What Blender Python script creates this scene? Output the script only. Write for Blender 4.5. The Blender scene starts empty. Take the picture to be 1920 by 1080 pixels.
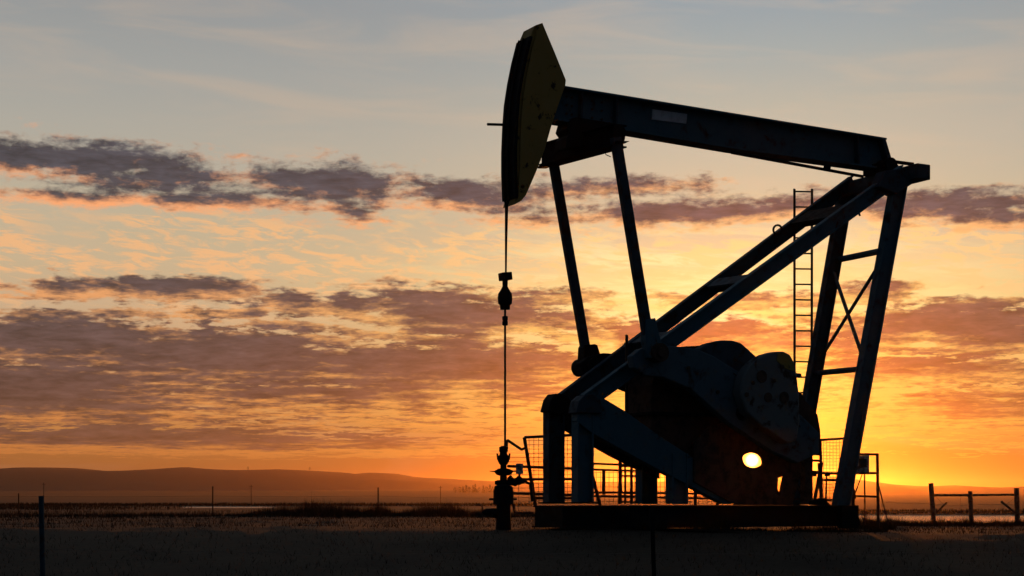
import bpy, math, random
import numpy as np
from mathutils import Vector, Matrix, noise
from mathutils.geometry import tessellate_polygon

random.seed(7)
scene = bpy.context.scene
R = math.radians

# ------------------------------------------------------------------ camera
F = 3045.0            # focal length in photo pixels (1920 wide)
CX, HY = 960.0, 935.0  # vanishing column and horizon row of the photo
CZ = 0.55             # camera height relative to the pumpjack pad (z = 0)
cam_d = bpy.data.cameras.new('camera')
cam = bpy.data.objects.new('camera', cam_d)
scene.collection.objects.link(cam)
cam.location = (0, 0, CZ)
cam.rotation_euler = (R(90), 0, 0)
cam_d.sensor_width = 36.0
cam_d.lens = F / 1920 * 36.0
cam_d.shift_y = (HY - 540) / 1920
cam_d.clip_start = 0.1
cam_d.clip_end = 40000
scene.camera = cam

# ------------------------------------------------------------------ sun
SUN_AZ = math.atan((1410 - CX) / F)      # towards +X from +Y
SUN_EL = math.atan((HY - 863) / F * math.cos(SUN_AZ))
sun_dir = Vector((math.sin(SUN_AZ) * math.cos(SUN_EL), math.cos(SUN_AZ) * math.cos(SUN_EL), math.sin(SUN_EL)))
sd = bpy.data.lights.new('sun', 'SUN')
sd.energy = 2.2
sd.angle = R(0.53)
sd.color = (1.0, 0.27, 0.035)
sun = bpy.data.objects.new('sun', sd)
scene.collection.objects.link(sun)
sun.rotation_euler = (-sun_dir).to_track_quat('-Z', 'Y').to_euler()

scene.view_settings.view_transform = 'Standard'
scene.view_settings.look = 'None'
scene.view_settings.gamma = 1.0
scene.view_settings.exposure = 0.0
scene.view_settings.use_curve_mapping = False
scene.render.engine = 'CYCLES'
scene.cycles.use_denoising = True
scene.cycles.max_bounces = 5
scene.cycles.volume_bounces = 0
scene.cycles.sample_clamp_indirect = 3.0


def lin(c):
    return tuple(((v / 255.0) / 12.92 if v <= 10.31 else ((v / 255.0 + 0.055) / 1.055) ** 2.4) for v in c) + (1.0,)


# ------------------------------------------------------------------ node helper
class NT:
    def __init__(s, tree):
        s.t = tree; s.n = tree.nodes; s.l = tree.links

    def put(s, sock, v):
        if hasattr(v, 'is_output') or isinstance(v, bpy.types.NodeSocket):
            s.l.new(v, sock)
        else:
            sock.default_value = v

    def m(s, op, a, b=None, c=None, clamp=False):
        n = s.n.new('ShaderNodeMath'); n.operation = op; n.use_clamp = clamp
        s.put(n.inputs[0], a)
        if b is not None: s.put(n.inputs[1], b)
        if c is not None: s.put(n.inputs[2], c)
        return n.outputs[0]

    def v(s, op, a, b=None):
        n = s.n.new('ShaderNodeVectorMath'); n.operation = op
        s.put(n.inputs[0], a)
        if b is not None: s.put(n.inputs[1], b)
        return n.outputs[1] if op in ('LENGTH', 'DOT_PRODUCT', 'DISTANCE') else n.outputs[0]

    def comb(s, x, y, z=0.0):
        n = s.n.new('ShaderNodeCombineXYZ')
        s.put(n.inputs[0], x); s.put(n.inputs[1], y); s.put(n.inputs[2], z)
        return n.outputs[0]

    def sep(s, v):
        n = s.n.new('ShaderNodeSeparateXYZ'); s.put(n.inputs[0], v)
        return n.outputs

    def noise(s, vec, scale, detail=4, rough=0.5, dist=0.0, color=False):
        n = s.n.new('ShaderNodeTexNoise'); n.noise_dimensions = '3D'
        s.put(n.inputs['Vector'], vec)
        n.inputs['Scale'].default_value = scale
        n.inputs['Detail'].default_value = detail
        n.inputs['Roughness'].default_value = rough
        n.inputs['Distortion'].default_value = dist
        return n.outputs['Color' if color else 'Fac']

    def rng(s, x, a, b, c=0.0, d=1.0, smooth=True):
        n = s.n.new('ShaderNodeMapRange')
        n.interpolation_type = 'SMOOTHSTEP' if smooth else 'LINEAR'
        s.put(n.inputs['Value'], x)
        s.put(n.inputs['From Min'], a); s.put(n.inputs['From Max'], b)
        s.put(n.inputs['To Min'], c); s.put(n.inputs['To Max'], d)
        return n.outputs['Result']

    def ramp(s, x, stops):
        n = s.n.new('ShaderNodeValToRGB'); r = n.color_ramp
        r.interpolation = 'LINEAR'
        while len(r.elements) > 1: r.elements.remove(r.elements[-1])
        r.elements[0].position = stops[0][0]; r.elements[0].color = stops[0][1]
        for p, c in stops[1:]:
            e = r.elements.new(p); e.color = c
        s.put(n.inputs[0], x)
        return n.outputs[0]

    def mix(s, f, a, b, mode='MIX'):
        n = s.n.new('ShaderNodeMix'); n.data_type = 'RGBA'; n.blend_type = mode
        s.put(n.inputs[0], f); s.put(n.inputs[6], a); s.put(n.inputs[7], b)
        return n.outputs[2]


def deg_x(px): return math.degrees(math.atan((px - CX) / F))
def deg_y(py): return math.degrees(math.atan((HY - py) / F))


# ------------------------------------------------------------------ sky (world): sunset gradient with stratocumulus
world = bpy.data.worlds.new('World')
scene.world = world
world.use_nodes = True
wt = world.node_tree
wt.nodes.clear()

# clouds described in sky angles: (az, el, half-width, half-height, strength), degrees, from photo positions
CL = [
    (100, 322, 300, 36, 1.15), (300, 350, 180, 40, .85), (600, 350, 210, 38, 1.1), (140, 388, 170, 16, .85),
    (440, 382, 290, 22, .95), (650, 392, 80, 22, .8), (640, 418, 90, 9, .5),
    (880, 366, 150, 30, 1.1), (1120, 354, 210, 22, .85), (1020, 412, 170, 15, .8), (1320, 405, 300, 26, 1.15),
    (1480, 392, 120, 24, .9), (1780, 405, 220, 26, 1.1), (1890, 432, 170, 22, .9),
    (320, 548, 150, 22, 1.1), (130, 563, 130, 14, .8), (430, 593, 70, 11, .8), (70, 606, 120, 14, .8),
    (250, 598, 80, 9, .6), (650, 576, 180, 20, 1.1), (790, 560, 130, 30, .8), (870, 598, 220, 30, 1.0),
    (1010, 560, 110, 18, .8), (545, 614, 80, 11, .7), (850, 636, 110, 16, .7),
    (110, 652, 230, 44, 1.15), (420, 680, 380, 46, 1.1), (830, 690, 330, 44, 1.1), (60, 745, 380, 60, 1.0),
    (600, 745, 380, 30, .8), (960, 602, 200, 24, .85), (1290, 636, 250, 34, .95), (1400, 566, 180, 15, .8),
    (1650, 560, 70, 22, .9), (1760, 620, 220, 36, 1.0), (1880, 640, 160, 40, 1.0), (1830, 586, 110, 14, .9),
    (1720, 700, 240, 32, .75), (1850, 770, 250, 34, .6), (180, 828, 380, 20, 1.15), (580, 838, 340, 15, 1.05), (60, 770, 300, 26, .9),
    (1000, 740, 160, 30, .6), (1560, 650, 160, 34, .7),
]

g = bpy.data.node_groups.new('cloud_field', 'ShaderNodeTree')
g.interface.new_socket('P', in_out='INPUT', socket_type='NodeSocketVector')
g.interface.new_socket('D', in_out='OUTPUT', socket_type='NodeSocketFloat')
G = NT(g)
gi = g.nodes.new('NodeGroupInput'); go = g.nodes.new('NodeGroupOutput')
P0 = gi.outputs[0]
ps = G.v('MULTIPLY', P0, (0.55, 2.2, 0.0))
w = G.noise(ps, 0.9, 2.5, 0.5, color=True)
wv = G.v('MULTIPLY', G.v('SUBTRACT', w, (0.5, 0.5, 0.5)), (3.6, 0.55, 0.0))
Pw = G.v('ADD', P0, wv)
acc = None
for (px, py, rx, ry, st) in CL:
    d = G.v('SUBTRACT', Pw, (deg_x(px), deg_y(py), 0))
    d = G.v('MULTIPLY', d, (1.0 / math.degrees(rx / F), 1.0 / math.degrees(ry / F), 0))
    L = G.v('LENGTH', d)
    e = G.m('MULTIPLY_ADD', L, -st * 0.60, st * 0.78)
    acc = e if acc is None else G.m('MAXIMUM', acc, e)
s3 = G.sep(P0)
# general broken layer that thins upward, with ever flatter cells toward the horizon
elv = s3[1]
yl = G.m('LOGARITHM', G.m('MAXIMUM', G.m('ADD', elv, 1.0), 0.3), 2.718281828)
pf = G.comb(G.m('MULTIPLY', s3[0], 0.27), G.m('MULTIPLY', yl, 13.0), 3.0)
n1 = G.noise(pf, 1.0, 9, 0.62, 0.35)
pf2 = G.comb(G.m('MULTIPLY', s3[0], 0.80), G.m('MULTIPLY', yl, 26.0), 9.0)
n2 = G.noise(pf2, 1.0, 6, 0.6, 0.2)
bias = G.ramp(G.m('DIVIDE', elv, 24.0, clamp=True), [
    (0.0, (0.30,) * 3 + (1,)), (0.05, (0.30,) * 3 + (1,)), (0.066, (0.60,) * 3 + (1,)), (0.08, (0.62,) * 3 + (1,)), (0.14, (0.66,) * 3 + (1,)),
    (0.23, (0.63,) * 3 + (1,)), (0.29, (0.45,) * 3 + (1,)), (0.36, (0.22,) * 3 + (1,)), (0.5, (0.1,) * 3 + (1,)),
    (0.7, (0.0,) * 3 + (1,))])
pf3 = G.comb(G.m('MULTIPLY', s3[0], 2.4), G.m('MULTIPLY', yl, 50.0), 4.0)
n3 = G.noise(pf3, 1.0, 5, 0.6, 0.3)
def cen(n, k): return G.m('MULTIPLY', G.m('SUBTRACT', n, 0.5), k)
nlow = G.m('ADD', G.m('ADD', cen(n1, 1.5), cen(n2, 2.5)), cen(n3, 1.5))
nhigh = G.m('ADD', G.m('ADD', cen(n1, 1.5), cen(n2, 1.6)), cen(n3, 0.9))
dsx = G.m('DIVIDE', G.m('SUBTRACT', s3[0], math.degrees(SUN_AZ)), 9.0)
gap = G.m('MULTIPLY', G.m('EXPONENT', G.m('MULTIPLY', G.m('MULTIPLY', dsx, dsx), -1.0)), 0.26)   # the deck is torn open round the sun
field = G.m('SUBTRACT', G.m('ADD', G.m('MULTIPLY', G.m('SUBTRACT', bias, 0.50), 1.6), G.m('MULTIPLY', nlow, 0.75)), gap)
cl = G.m('ADD', G.m('MAXIMUM', acc, -0.5), G.m('MULTIPLY', nhigh, 0.80))
cl = G.m('ADD', cl, 0.03)
D = G.m('SMOOTH_MAX', field, cl, 0.15)
g.links.new(D, go.inputs[0])

W = NT(wt)
tc = wt.nodes.new('ShaderNodeTexCoord')
dirv = W.v('NORMALIZE', tc.outputs['Generated'])
dx, dy, dz = W.sep(dirv)[0:3]
hyp = W.m('SQRT', W.m('ADD', W.m('MULTIPLY', dx, dx), W.m('MULTIPLY', dy, dy)))
az = W.m('MULTIPLY', W.m('ARCTAN2', dx, dy), 57.29578)
el = W.m('MULTIPLY', W.m('ARCTAN2', dz, hyp), 57.29578)
elc = W.m('MAXIMUM', el, 0.0)
# elevation ramps (0..20 deg) of the clear sky away from and near the sun
e20 = W.m('DIVIDE', elc, 20.0, clamp=True)
def st(py, c): return (deg_y(py) / 20.0, lin(c))
far = W.ramp(e20, [st(935, (128, 80, 45)), st(890, (146, 88, 46)), st(860, (158, 100, 52)), st(780, (200, 136, 76)), st(690, (200, 150, 106)),
                   st(600, (200, 168, 132)), st(500, (198, 176, 142)), st(420, (190, 176, 148)), st(330, (180, 172, 155)),
                   st(250, (172, 168, 157)), st(150, (160, 161, 157)), st(20, (148, 151, 152)), (1.0, lin((138, 146, 152)))])
near = W.ramp(e20, [st(935, (130, 60, 22)), st(890, (140, 72, 24)), st(850, (160, 88, 30)), st(780, (240, 180, 76)), st(700, (250, 202, 96)),
                    st(620, (255, 212, 114)), st(560, (255, 228, 138)), st(510, (252, 218, 146)), st(450, (224, 196, 154)), st(370, (206, 190, 158)),
                    st(280, (196, 186, 164)), st(200, (182, 179, 164)), st(100, (162, 170, 168)), st(20, (150, 162, 168)), (1.0, lin((142, 154, 166)))])
sunaz = math.degrees(SUN_AZ); sunel = math.degrees(SUN_EL)
daz = W.m('DIVIDE', W.m('SUBTRACT', az, sunaz), 10.5)
wn = W.m('EXPONENT', W.m('MULTIPLY', W.m('MULTIPLY', daz, daz), -1.0))
sky = W.mix(wn, far, near)
# physical twilight sky adds its own tint
nis = wt.nodes.new('ShaderNodeTexSky'); nis.sky_type = 'NISHITA'; nis.sun_disc = False
nis.sun_elevation = SUN_EL; nis.sun_rotation = SUN_AZ; nis.air_density = 1.0; nis.dust_density = 1.5
nsk = W.v('SCALE', nis.outputs[0]); nsk.node.inputs['Scale'].default_value = 0.004
# aureole
cosang = W.v('DOT_PRODUCT', dirv, tuple(sun_dir))
ang = W.m('MULTIPLY', W.m('ARCCOSINE', W.m('MINIMUM', cosang, 1.0)), 57.29578)
au = W.m('EXPONENT', W.m('MULTIPLY', ang, -0.55))
auc = W.v('SCALE', lin((255, 170, 50))[:3]); W.put(auc.node.inputs['Scale'], W.m('MULTIPLY', au, 0.4))
sky = W.v('ADD', sky, auc)

# faint high cirrus streaks
pc = W.comb(W.m('ADD', W.m('MULTIPLY', az, 0.12), W.m('MULTIPLY', el, -0.05)), W.m('ADD', W.m('MULTIPLY', el, 0.8), W.m('MULTIPLY', az, 0.055)), 5.0)
ci = W.noise(pc, 1.0, 6, 0.55, 0.6)
ci = W.m('MULTIPLY', W.rng(ci, 0.42, 0.75), W.rng(el, 5.5, 9.0, 0.35, 1.0))
sky = W.mix(W.m('MULTIPLY', ci, W.rng(el, 24.0, 40.0, 0.32, 0.0)), sky, W.mix(wn, lin((205, 178, 152)), lin((222, 192, 158))))
# torn bright veil in front of the sun's glow
pvl = W.comb(W.m('MULTIPLY', az, 0.22), W.m('ADD', W.m('MULTIPLY', el, 2.0), W.m('MULTIPLY', az, 0.16)), 21.0)
vl = W.rng(W.noise(pvl, 1.0, 6, 0.6, 0.5), 0.42, 0.62)
vm = W.m('MULTIPLY', W.m('MULTIPLY', W.rng(el, 4.8, 6.4), W.rng(el, 8.2, 10.0, 1.0, 0.0)), W.m('EXPONENT', W.m('MULTIPLY', W.m('POWER', W.m('ABSOLUTE', W.m('DIVIDE', W.m('SUBTRACT', az, 6.5), 7.0)), 2.0), -1.0)))
sky = W.mix(W.m('MULTIPLY', W.m('MULTIPLY', vl, vm), 0.8), sky, lin((255, 236, 168)))
# mid level rippled altocumulus, pale orange
pr = W.comb(W.m('MULTIPLY', az, 0.8), W.m('ADD', W.m('MULTIPLY', el, 3.2), W.m('MULTIPLY', az, 0.22)), 1.0)
rp = W.noise(pr, 1.0, 7, 0.62, 0.5)
rpm = W.noise(W.comb(W.m('MULTIPLY', az, 0.16), W.m('MULTIPLY', el, 0.45), 8.0), 1.0, 3, 0.5)
rb = W.m('MULTIPLY', W.rng(el, 5.6, 7.2), W.rng(el, 9.2, 10.8, 1.0, 0.0))
rp = W.m('MULTIPLY', W.m('MULTIPLY', W.rng(rp, 0.44, 0.60), W.rng(rpm, 0.36, 0.54)), rb)
sky = W.mix(W.m('MULTIPLY', rp, 0.9), sky, W.mix(wn, lin((240, 182, 128)), lin((255, 214, 140))))

# clouds, sampled twice: here and a little lower, toward the light
def cloud(v):
    n = wt.nodes.new('ShaderNodeGroup'); n.node_tree = g
    W.put(n.inputs[0], v)
    return n.outputs[0]
Pv = W.comb(az, el, 0.0)
D0 = cloud(Pv)
D1 = cloud(W.v('SUBTRACT', Pv, (0.0, 0.34, 0.0)))
alpha = W.m('MULTIPLY', W.rng(D0, -0.02, W.rng(el, 5.5, 9.5, 0.24, 0.55)), W.rng(el, 20.0, 30.0, 1.0, 0.0))
alpha = W.m('MULTIPLY', alpha, W.rng(el, 1.1, 1.6, 0.0, 1.0))
thick = W.rng(W.m('ADD', W.m('MULTIPLY', D0, 0.38), W.m('MULTIPLY', D1, 0.62)), -0.04, 0.50)
e10 = W.m('DIVIDE', elc, 12.0, clamp=True)
def s12(py, c): return (min(1.0, deg_y(py) / 12.0), lin(c))
lit_f = W.ramp(e10, [s12(900, (178, 106, 50)), s12(780, (216, 138, 74)), s12(600, (226, 158, 100)), s12(400, (252, 168, 112))])
lit_n = W.ramp(e10, [s12(900, (190, 134, 46)), s12(780, (232, 186, 76)), s12(600, (250, 204, 108)), s12(400, (250, 184, 120))])
dk_f = W.ramp(e10, [s12(900, (92, 62, 52)), s12(780, (92, 66, 60)), s12(600, (80, 66, 68)), s12(350, (68, 66, 74))])
dk_n = W.ramp(e10, [s12(900, (150, 96, 42)), s12(780, (138, 80, 46)), s12(640, (112, 72, 60)), s12(520, (100, 74, 72)), s12(380, (78, 70, 78))])
tx = W.noise(W.comb(W.m('MULTIPLY', az, 1.1), W.m('MULTIPLY', el, 5.5), 12.0), 1.0, 7, 0.62, 0.3)   # folds in the cloud deck
tx2 = W.noise(W.comb(W.m('MULTIPLY', az, 0.5), W.m('MULTIPLY', el, 1.9), 15.0), 1.0, 4, 0.55, 0.3)
tv = W.m('ADD', W.rng(tx, 0.3, 0.7, 0.62, 1.38, smooth=False), W.rng(tx2, 0.3, 0.7, -0.22, 0.30, smooth=False))
dk = W.mix(wn, dk_f, dk_n)
dks = W.v('SCALE', dk); W.put(dks.node.inputs['Scale'], tv)
ccol = W.mix(thick, W.mix(wn, lit_f, lit_n), dks)
sky = W.mix(W.m('MULTIPLY', alpha, W.rng(el, 1.5, 4.0, 0.88, 0.97)), sky, ccol)

# the dome darkens and cools away from the sunset
cosh = W.m('COSINE', W.m('MULTIPLY', W.m('SUBTRACT', az, sunaz), 0.0174533))
side = W.rng(cosh, 0.0, 0.89)
up = W.rng(el, 18.0, 50.0, 1.0, 0.0)
glow = W.m('MULTIPLY', side, up)
dusk = W.ramp(W.m('DIVIDE', elc, 90.0, clamp=True), [(0.0, (0.028, 0.032, 0.042, 1)), (0.25, (0.034, 0.048, 0.070, 1)), (1.0, (0.036, 0.056, 0.088, 1))])
sky = W.mix(glow, dusk, sky)
sky = W.v('ADD', sky, nsk)
below = W.rng(el, -2.0, -0.2)
sky = W.mix(below, (0.01, 0.008, 0.006, 1), sky)
# the sun's disc
disc = W.m('POWER', W.rng(ang, 0.10, 0.32, 1.0, 0.0), 2.0)
dc = W.v('SCALE', (1.0, 0.60, 0.13)); W.put(dc.node.inputs['Scale'], W.m('MULTIPLY_ADD', W.m('EXPONENT', W.m('MULTIPLY', W.m('MAXIMUM', W.m('SUBTRACT', ang, 0.2), 0.0), -4.5)), 0.9, W.m('MULTIPLY', disc, 16.0)))
sky = W.v('ADD', sky, dc)
bg = wt.nodes.new('ShaderNodeBackground'); W.put(bg.inputs[0], sky); bg.inputs[1].default_value = 1.0
wo = wt.nodes.new('ShaderNodeOutputWorld'); wt.links.new(bg.outputs[0], wo.inputs[0])
world.cycles.sampling_method = 'MANUAL'
world.cycles.sample_map_resolution = 512


# ------------------------------------------------------------------ materials
def mat(name, col, rough=0.6, metal=0.0, col2=None, nscale=6.0, lo=0.45, hi=0.65, bump=0.15, bscale=40.0, spec=0.4):
    m = bpy.data.materials.new(name); m.use_nodes = True
    t = NT(m.node_tree); b = m.node_tree.nodes['Principled BSDF']
    c = m.node_tree.nodes.new('ShaderNodeTexCoord').outputs['Object']
    if col2:
        n = t.noise(c, nscale, 8, 0.65, 0.4)
        f = t.rng(n, lo, hi)
        t.put(b.inputs['Base Color'], t.mix(f, tuple(col) + (1,), tuple(col2) + (1,)))
        t.put(b.inputs['Roughness'], t.rng(n, 0.3, 0.7, max(rough - .12, .05), min(1, rough + .2)))
    else:
        b.inputs['Base Color'].default_value = tuple(col) + (1,)
        b.inputs['Roughness'].default_value = rough
    b.inputs['Metallic'].default_value = metal
    b.inputs['Specular IOR Level'].default_value = spec
    if bump:
        bn = m.node_tree.nodes.new('ShaderNodeBump'); bn.inputs['Strength'].default_value = bump
        bn.inputs['Distance'].default_value = 0.02
        t.put(bn.inputs['Height'], t.noise(c, bscale, 5, 0.6))
        t.l.new(bn.outputs[0], b.inputs['Normal'])
    return m

RUST = (0.030, 0.014, 0.009)
M = {}
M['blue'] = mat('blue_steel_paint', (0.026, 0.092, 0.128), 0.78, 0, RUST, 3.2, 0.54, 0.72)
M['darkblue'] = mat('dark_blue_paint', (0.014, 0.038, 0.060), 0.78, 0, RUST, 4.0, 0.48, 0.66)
M['yellow'] = mat('yellow_head_paint', (0.32, 0.20, 0.045), 0.75, 0, (0.04, 0.022, 0.012), 4.5, 0.58, 0.66)
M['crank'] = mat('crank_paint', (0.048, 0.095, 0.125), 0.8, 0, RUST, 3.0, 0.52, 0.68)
M['oxide'] = mat('red_oxide_guard', (0.060, 0.026, 0.016), 0.85, 0, (0.02, 0.012, 0.01), 5, 0.45, 0.65)
M['weight'] = mat('weathered_weight_paint', (0.105, 0.125, 0.130), 0.8, 0, RUST, 3.0, 0.52, 0.62)
M['yellowtip'] = mat('yellow_tip_paint', (0.22, 0.17, 0.03), 0.65, 0, RUST, 8, 0.55, 0.66)
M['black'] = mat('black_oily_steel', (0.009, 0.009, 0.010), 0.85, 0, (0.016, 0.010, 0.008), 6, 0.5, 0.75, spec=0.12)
M['rust'] = mat('rusty_steel', (0.05, 0.026, 0.015), 0.75, 0, (0.02, 0.012, 0.01), 7)
M['wood'] = mat('weathered_wood', (0.09, 0.065, 0.045), 0.85, 0, (0.035, 0.024, 0.018), 9, bump=0.4)
M['wire'] = mat('galvanised_wire', (0.08, 0.07, 0.06), 0.6, 0, bump=0)
M['plate'] = mat('pale_plate', (0.46, 0.53, 0.58), 0.55, 0, (0.34, 0.38, 0.42), 5)
M['panel'] = mat('grey_box_paint', (0.55, 0.58, 0.55), 0.6, 0, (0.12, 0.10, 0.08), 5)
M['glass'] = mat('dark_glass', (0.01, 0.01, 0.012), 0.15, 0, bump=0, spec=0.6)
M['grass'] = mat('dry_grass', (0.026, 0.019, 0.012), 0.95, 0, (0.018, 0.014, 0.009), 0.6, bump=0, spec=0.1)
M['needles'] = mat('pine_needles', (0.03, 0.045, 0.022), 0.8, 0, (0.045, 0.055, 0.03), 0.5, bump=0)


def ground_mat():
    m = bpy.data.materials.new('prairie_soil'); m.use_nodes = True
    t = NT(m.node_tree); b = m.node_tree.nodes['Principled BSDF']
    c = m.node_tree.nodes.new('ShaderNodeTexCoord').outputs['Object']
    n1 = t.noise(c, 0.35, 9, 0.65); n2 = t.noise(c, 9.0, 6, 0.7); n3 = t.noise(c, 0.006, 6, 0.6)
    a = t.mix(t.rng(n1, 0.35, 0.65), (0.021, 0.017, 0.013, 1), (0.034, 0.027, 0.019, 1))
    a = t.mix(t.m('MULTIPLY', t.rng(n2, 0.45, 0.7), 0.6), a, (0.012, 0.010, 0.008, 1))
    a = t.mix(t.m('MULTIPLY', t.rng(n3, 0.42, 0.62), 0.5), a, (0.022, 0.023, 0.013, 1))
    t.put(b.inputs['Base Color'], a)
    b.inputs['Roughness'].default_value = 0.95
    b.inputs['Specular IOR Level'].default_value = 0.1
    bn = m.node_tree.nodes.new('ShaderNodeBump'); bn.inputs['Strength'].default_value = 0.35; bn.inputs['Distance'].default_value = 0.05
    t.put(bn.inputs['Height'], t.noise(c, 4.0, 8, 0.7)); t.l.new(bn.outputs[0], b.inputs['Normal'])
    return m
M['ground'] = ground_mat()


def water_mat(name, wscale, bump):
    m = bpy.data.materials.new(name); m.use_nodes = True
    t = NT(m.node_tree); b = m.node_tree.nodes['Principled BSDF']
    c = m.node_tree.nodes.new('ShaderNodeTexCoord').outputs['Object']
    b.inputs['Base Color'].default_value = (0.012, 0.014, 0.016, 1)
    b.inputs['Roughness'].default_value = 0.08
    b.inputs['IOR'].default_value = 1.33
    bn = m.node_tree.nodes.new('ShaderNodeBump'); bn.inputs['Strength'].default_value = bump; bn.inputs['Distance'].default_value = 0.25
    t.put(bn.inputs['Height'], t.noise(t.v('MULTIPLY', c, (0.6, 1.6, 1)), wscale, 5, 0.6)); t.l.new(bn.outputs[0], b.inputs['Normal'])
    return m
M['water'] = water_mat('lake_water', 1.2, 0.8)
M['puddle'] = water_mat('puddle_water', 14.0, 0.5)


# ------------------------------------------------------------------ mesh helpers
COL = scene.collection

def tag(o, label=None, cat=None, group=None, kind=None):
    if label: o['label'] = label
    if cat: o['category'] = cat
    if group: o['group'] = group
    if kind: o['kind'] = kind
    return o


def thing(name, loc, label, cat, group=None):
    o = bpy.data.objects.new(name, None); COL.objects.link(o)
    o.location = loc; o.empty_display_size = 0.3
    return tag(o, label, cat, group)


class MB:
    """collects shapes in world coordinates"""
    def __init__(s): s.v = []; s.f = []

    def add(s, vs, fs):
        k = len(s.v); s.v += [Vector(p) for p in vs]; s.f += [tuple(i + k for i in f) for f in fs]

    def hexa(s, q):   # 8 corners: bottom ring 0-3, top ring 4-7
        s.add(q, [(3, 2, 1, 0), (4, 5, 6, 7), (0, 1, 5, 4), (1, 2, 6, 5), (2, 3, 7, 6), (3, 0, 4, 7)])
        return s

    def box(s, c, ax, ay, az_):
        c = Vector(c); ax = Vector(ax) / 2; ay = Vector(ay) / 2; az_ = Vector(az_) / 2
        return s.hexa([c - ax - ay - az_, c + ax - ay - az_, c + ax + ay - az_, c - ax + ay - az_,
                       c - ax - ay + az_, c + ax - ay + az_, c + ax + ay + az_, c - ax + ay + az_])

    def bar(s, p, q, wd, dp, ref=None, off=(0, 0)):
        """box bar p->q; wd = width across in the machine's plane, dp = depth along ref"""
        p = Vector(p); q = Vector(q); a = (q - p).normalized()
        r = Vector(ref) if ref is not None else CC
        sd_ = r.cross(a).normalized(); dd = a.cross(sd_).normalized()
        p = p + sd_ * off[0] + dd * off[1]; q = q + sd_ * off[0] + dd * off[1]
        S = sd_ * wd / 2; T = dd * dp / 2
        return s.hexa([p - S - T, p + S - T, p + S + T, p - S + T, q - S - T, q + S - T, q + S + T, q - S + T])

    def ibar(s, p, q, wd, dp, tw=0.03, ref=None):
        s.bar(p, q, wd - 2 * tw, tw * 1.2, ref)
        s.bar(p, q, tw, dp, ref, ((wd - tw) / 2, 0)); s.bar(p, q, tw, dp, ref, (-(wd - tw) / 2, 0))
        return s

    def tube(s, pts, r, n=10, cap=True):
        pts = [Vector(p) for p in pts]; rs = r if isinstance(r, (list, tuple)) else [r] * len(pts)
        rings = []; pt = None
        for i, p in enumerate(pts):
            a = (pts[min(i + 1, len(pts) - 1)] - pts[max(i - 1, 0)]).normalized()
            if pt is None:
                u = a.orthogonal().normalized()
            else:
                u = (u - a * u.dot(a)).normalized()
            pt = a; w_ = a.cross(u)
            rings.append([p + (u * math.cos(2 * math.pi * k / n) + w_ * math.sin(2 * math.pi * k / n)) * rs[i] for k in range(n)])
        vs = [v for rg in rings for v in rg]; fs = []
        for i in range(len(pts) - 1):
            for k in range(n):
                a0 = i * n + k; b0 = i * n + (k + 1) % n
                fs.append((a0, b0, b0 + n, a0 + n))
        if cap:
            fs.append(tuple(range(n))[::-1]); fs.append(tuple(range(len(vs) - n, len(vs))))
        s.add(vs, fs); return s

    def lathe(s, base, prof, n=20, axis=(0, 0, 1)):
        a = Vector(axis).normalized(); base = Vector(base)
        return s.tube([base + a * (h + i * 1e-5) for i, (h, r) in enumerate(prof)], [max(r, .0015) for h, r in prof], n)

    def prism(s, pts, off0, off1, holes=()):
        """pts: world points in one plane, swept from +off0 to +off1 (vectors)"""
        loops = [[Vector(p) for p in pts]] + [[Vector(p) for p in h] for h in holes]
        flat = [p for l in loops for p in l]
        # project to 2D for tessellation
        tr = tessellate_polygon(loops)
        n = len(flat); vs = [p + off0 for p in flat] + [p + off1 for p in flat]; fs = []
        if holes:
            for t in tr: fs.append(t); fs.append(tuple(i + n for i in t[::-1]))
        else:
            fs.append(tuple(range(n))[::-1]); fs.append(tuple(i + n for i in range(n)))
        k = 0
        for l in loops:
            m_ = len(l)
            for i in range(m_):
                a0 = k + i; b0 = k + (i + 1) % m_
                fs.append((a0, b0, b0 + n, a0 + n))
            k += m_
        s.add(vs, fs); return s

    def build(s, name, m, parent=None, bevel=0.0, smooth=False, label=None):
        me = bpy.data.meshes.new(name)
        o0 = Vector(parent_world(parent)) if parent is not None else Vector((0, 0, 0))
        me.from_pydata([tuple(v - o0) for v in s.v], [], s.f)
        me.update()
        import bmesh
        bm = bmesh.new(); bm.from_mesh(me); bmesh.ops.recalc_face_normals(bm, faces=bm.faces); bm.to_mesh(me); bm.free()
        me.materials.append(m)
        if smooth: 
            for p in me.polygons: p.use_smooth = True
            try: me.set_sharp_from_angle(angle=R(38))
            except Exception: pass
        o = bpy.data.objects.new(name, me); COL.objects.link(o)
        if parent is not None: o.parent = parent
        if bevel:
            b = o.modifiers.new('edge', 'BEVEL'); b.width = bevel; b.segments = 2; b.limit_method = 'ANGLE'; b.angle_limit = R(40)
        if label: o['label'] = label
        return o


def parent_world(p):
    v = Vector((0, 0, 0))
    while p is not None:
        v += p.location; p = p.parent
    return v


# machine axes: WW along the walking beam (toward its rear), CC across it (away from the camera)
O = Vector((1.37, 29.9, 0.0))
TH = R(28.4)
WW = Vector((math.cos(TH), math.sin(TH), 0)); CC = Vector((-math.sin(TH), math.cos(TH), 0)); ZZ = Vector((0, 0, 1))


def P(px, py, v=0.0):
    """point seen at photo pixel (px, py) lying on the machine's vertical plane at cross offset v"""
    d = Vector(((px - CX) / F, 1.0, (HY - py) / F))
    t = (v + O.dot(CC)) / d.dot(CC)
    return Vector((0, 0, CZ)) + d * t


def Q(px, py, Y):
    return Vector(((px - CX) / F * Y, Y, CZ + (HY - py) / F * Y))


def UV(p):   # machine coordinates of a world point
    d = Vector(p) - O
    return d.dot(WW), d.dot(CC), d.z


def A(u, v, z):
    return O + WW * u + CC * v + ZZ * z


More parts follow.
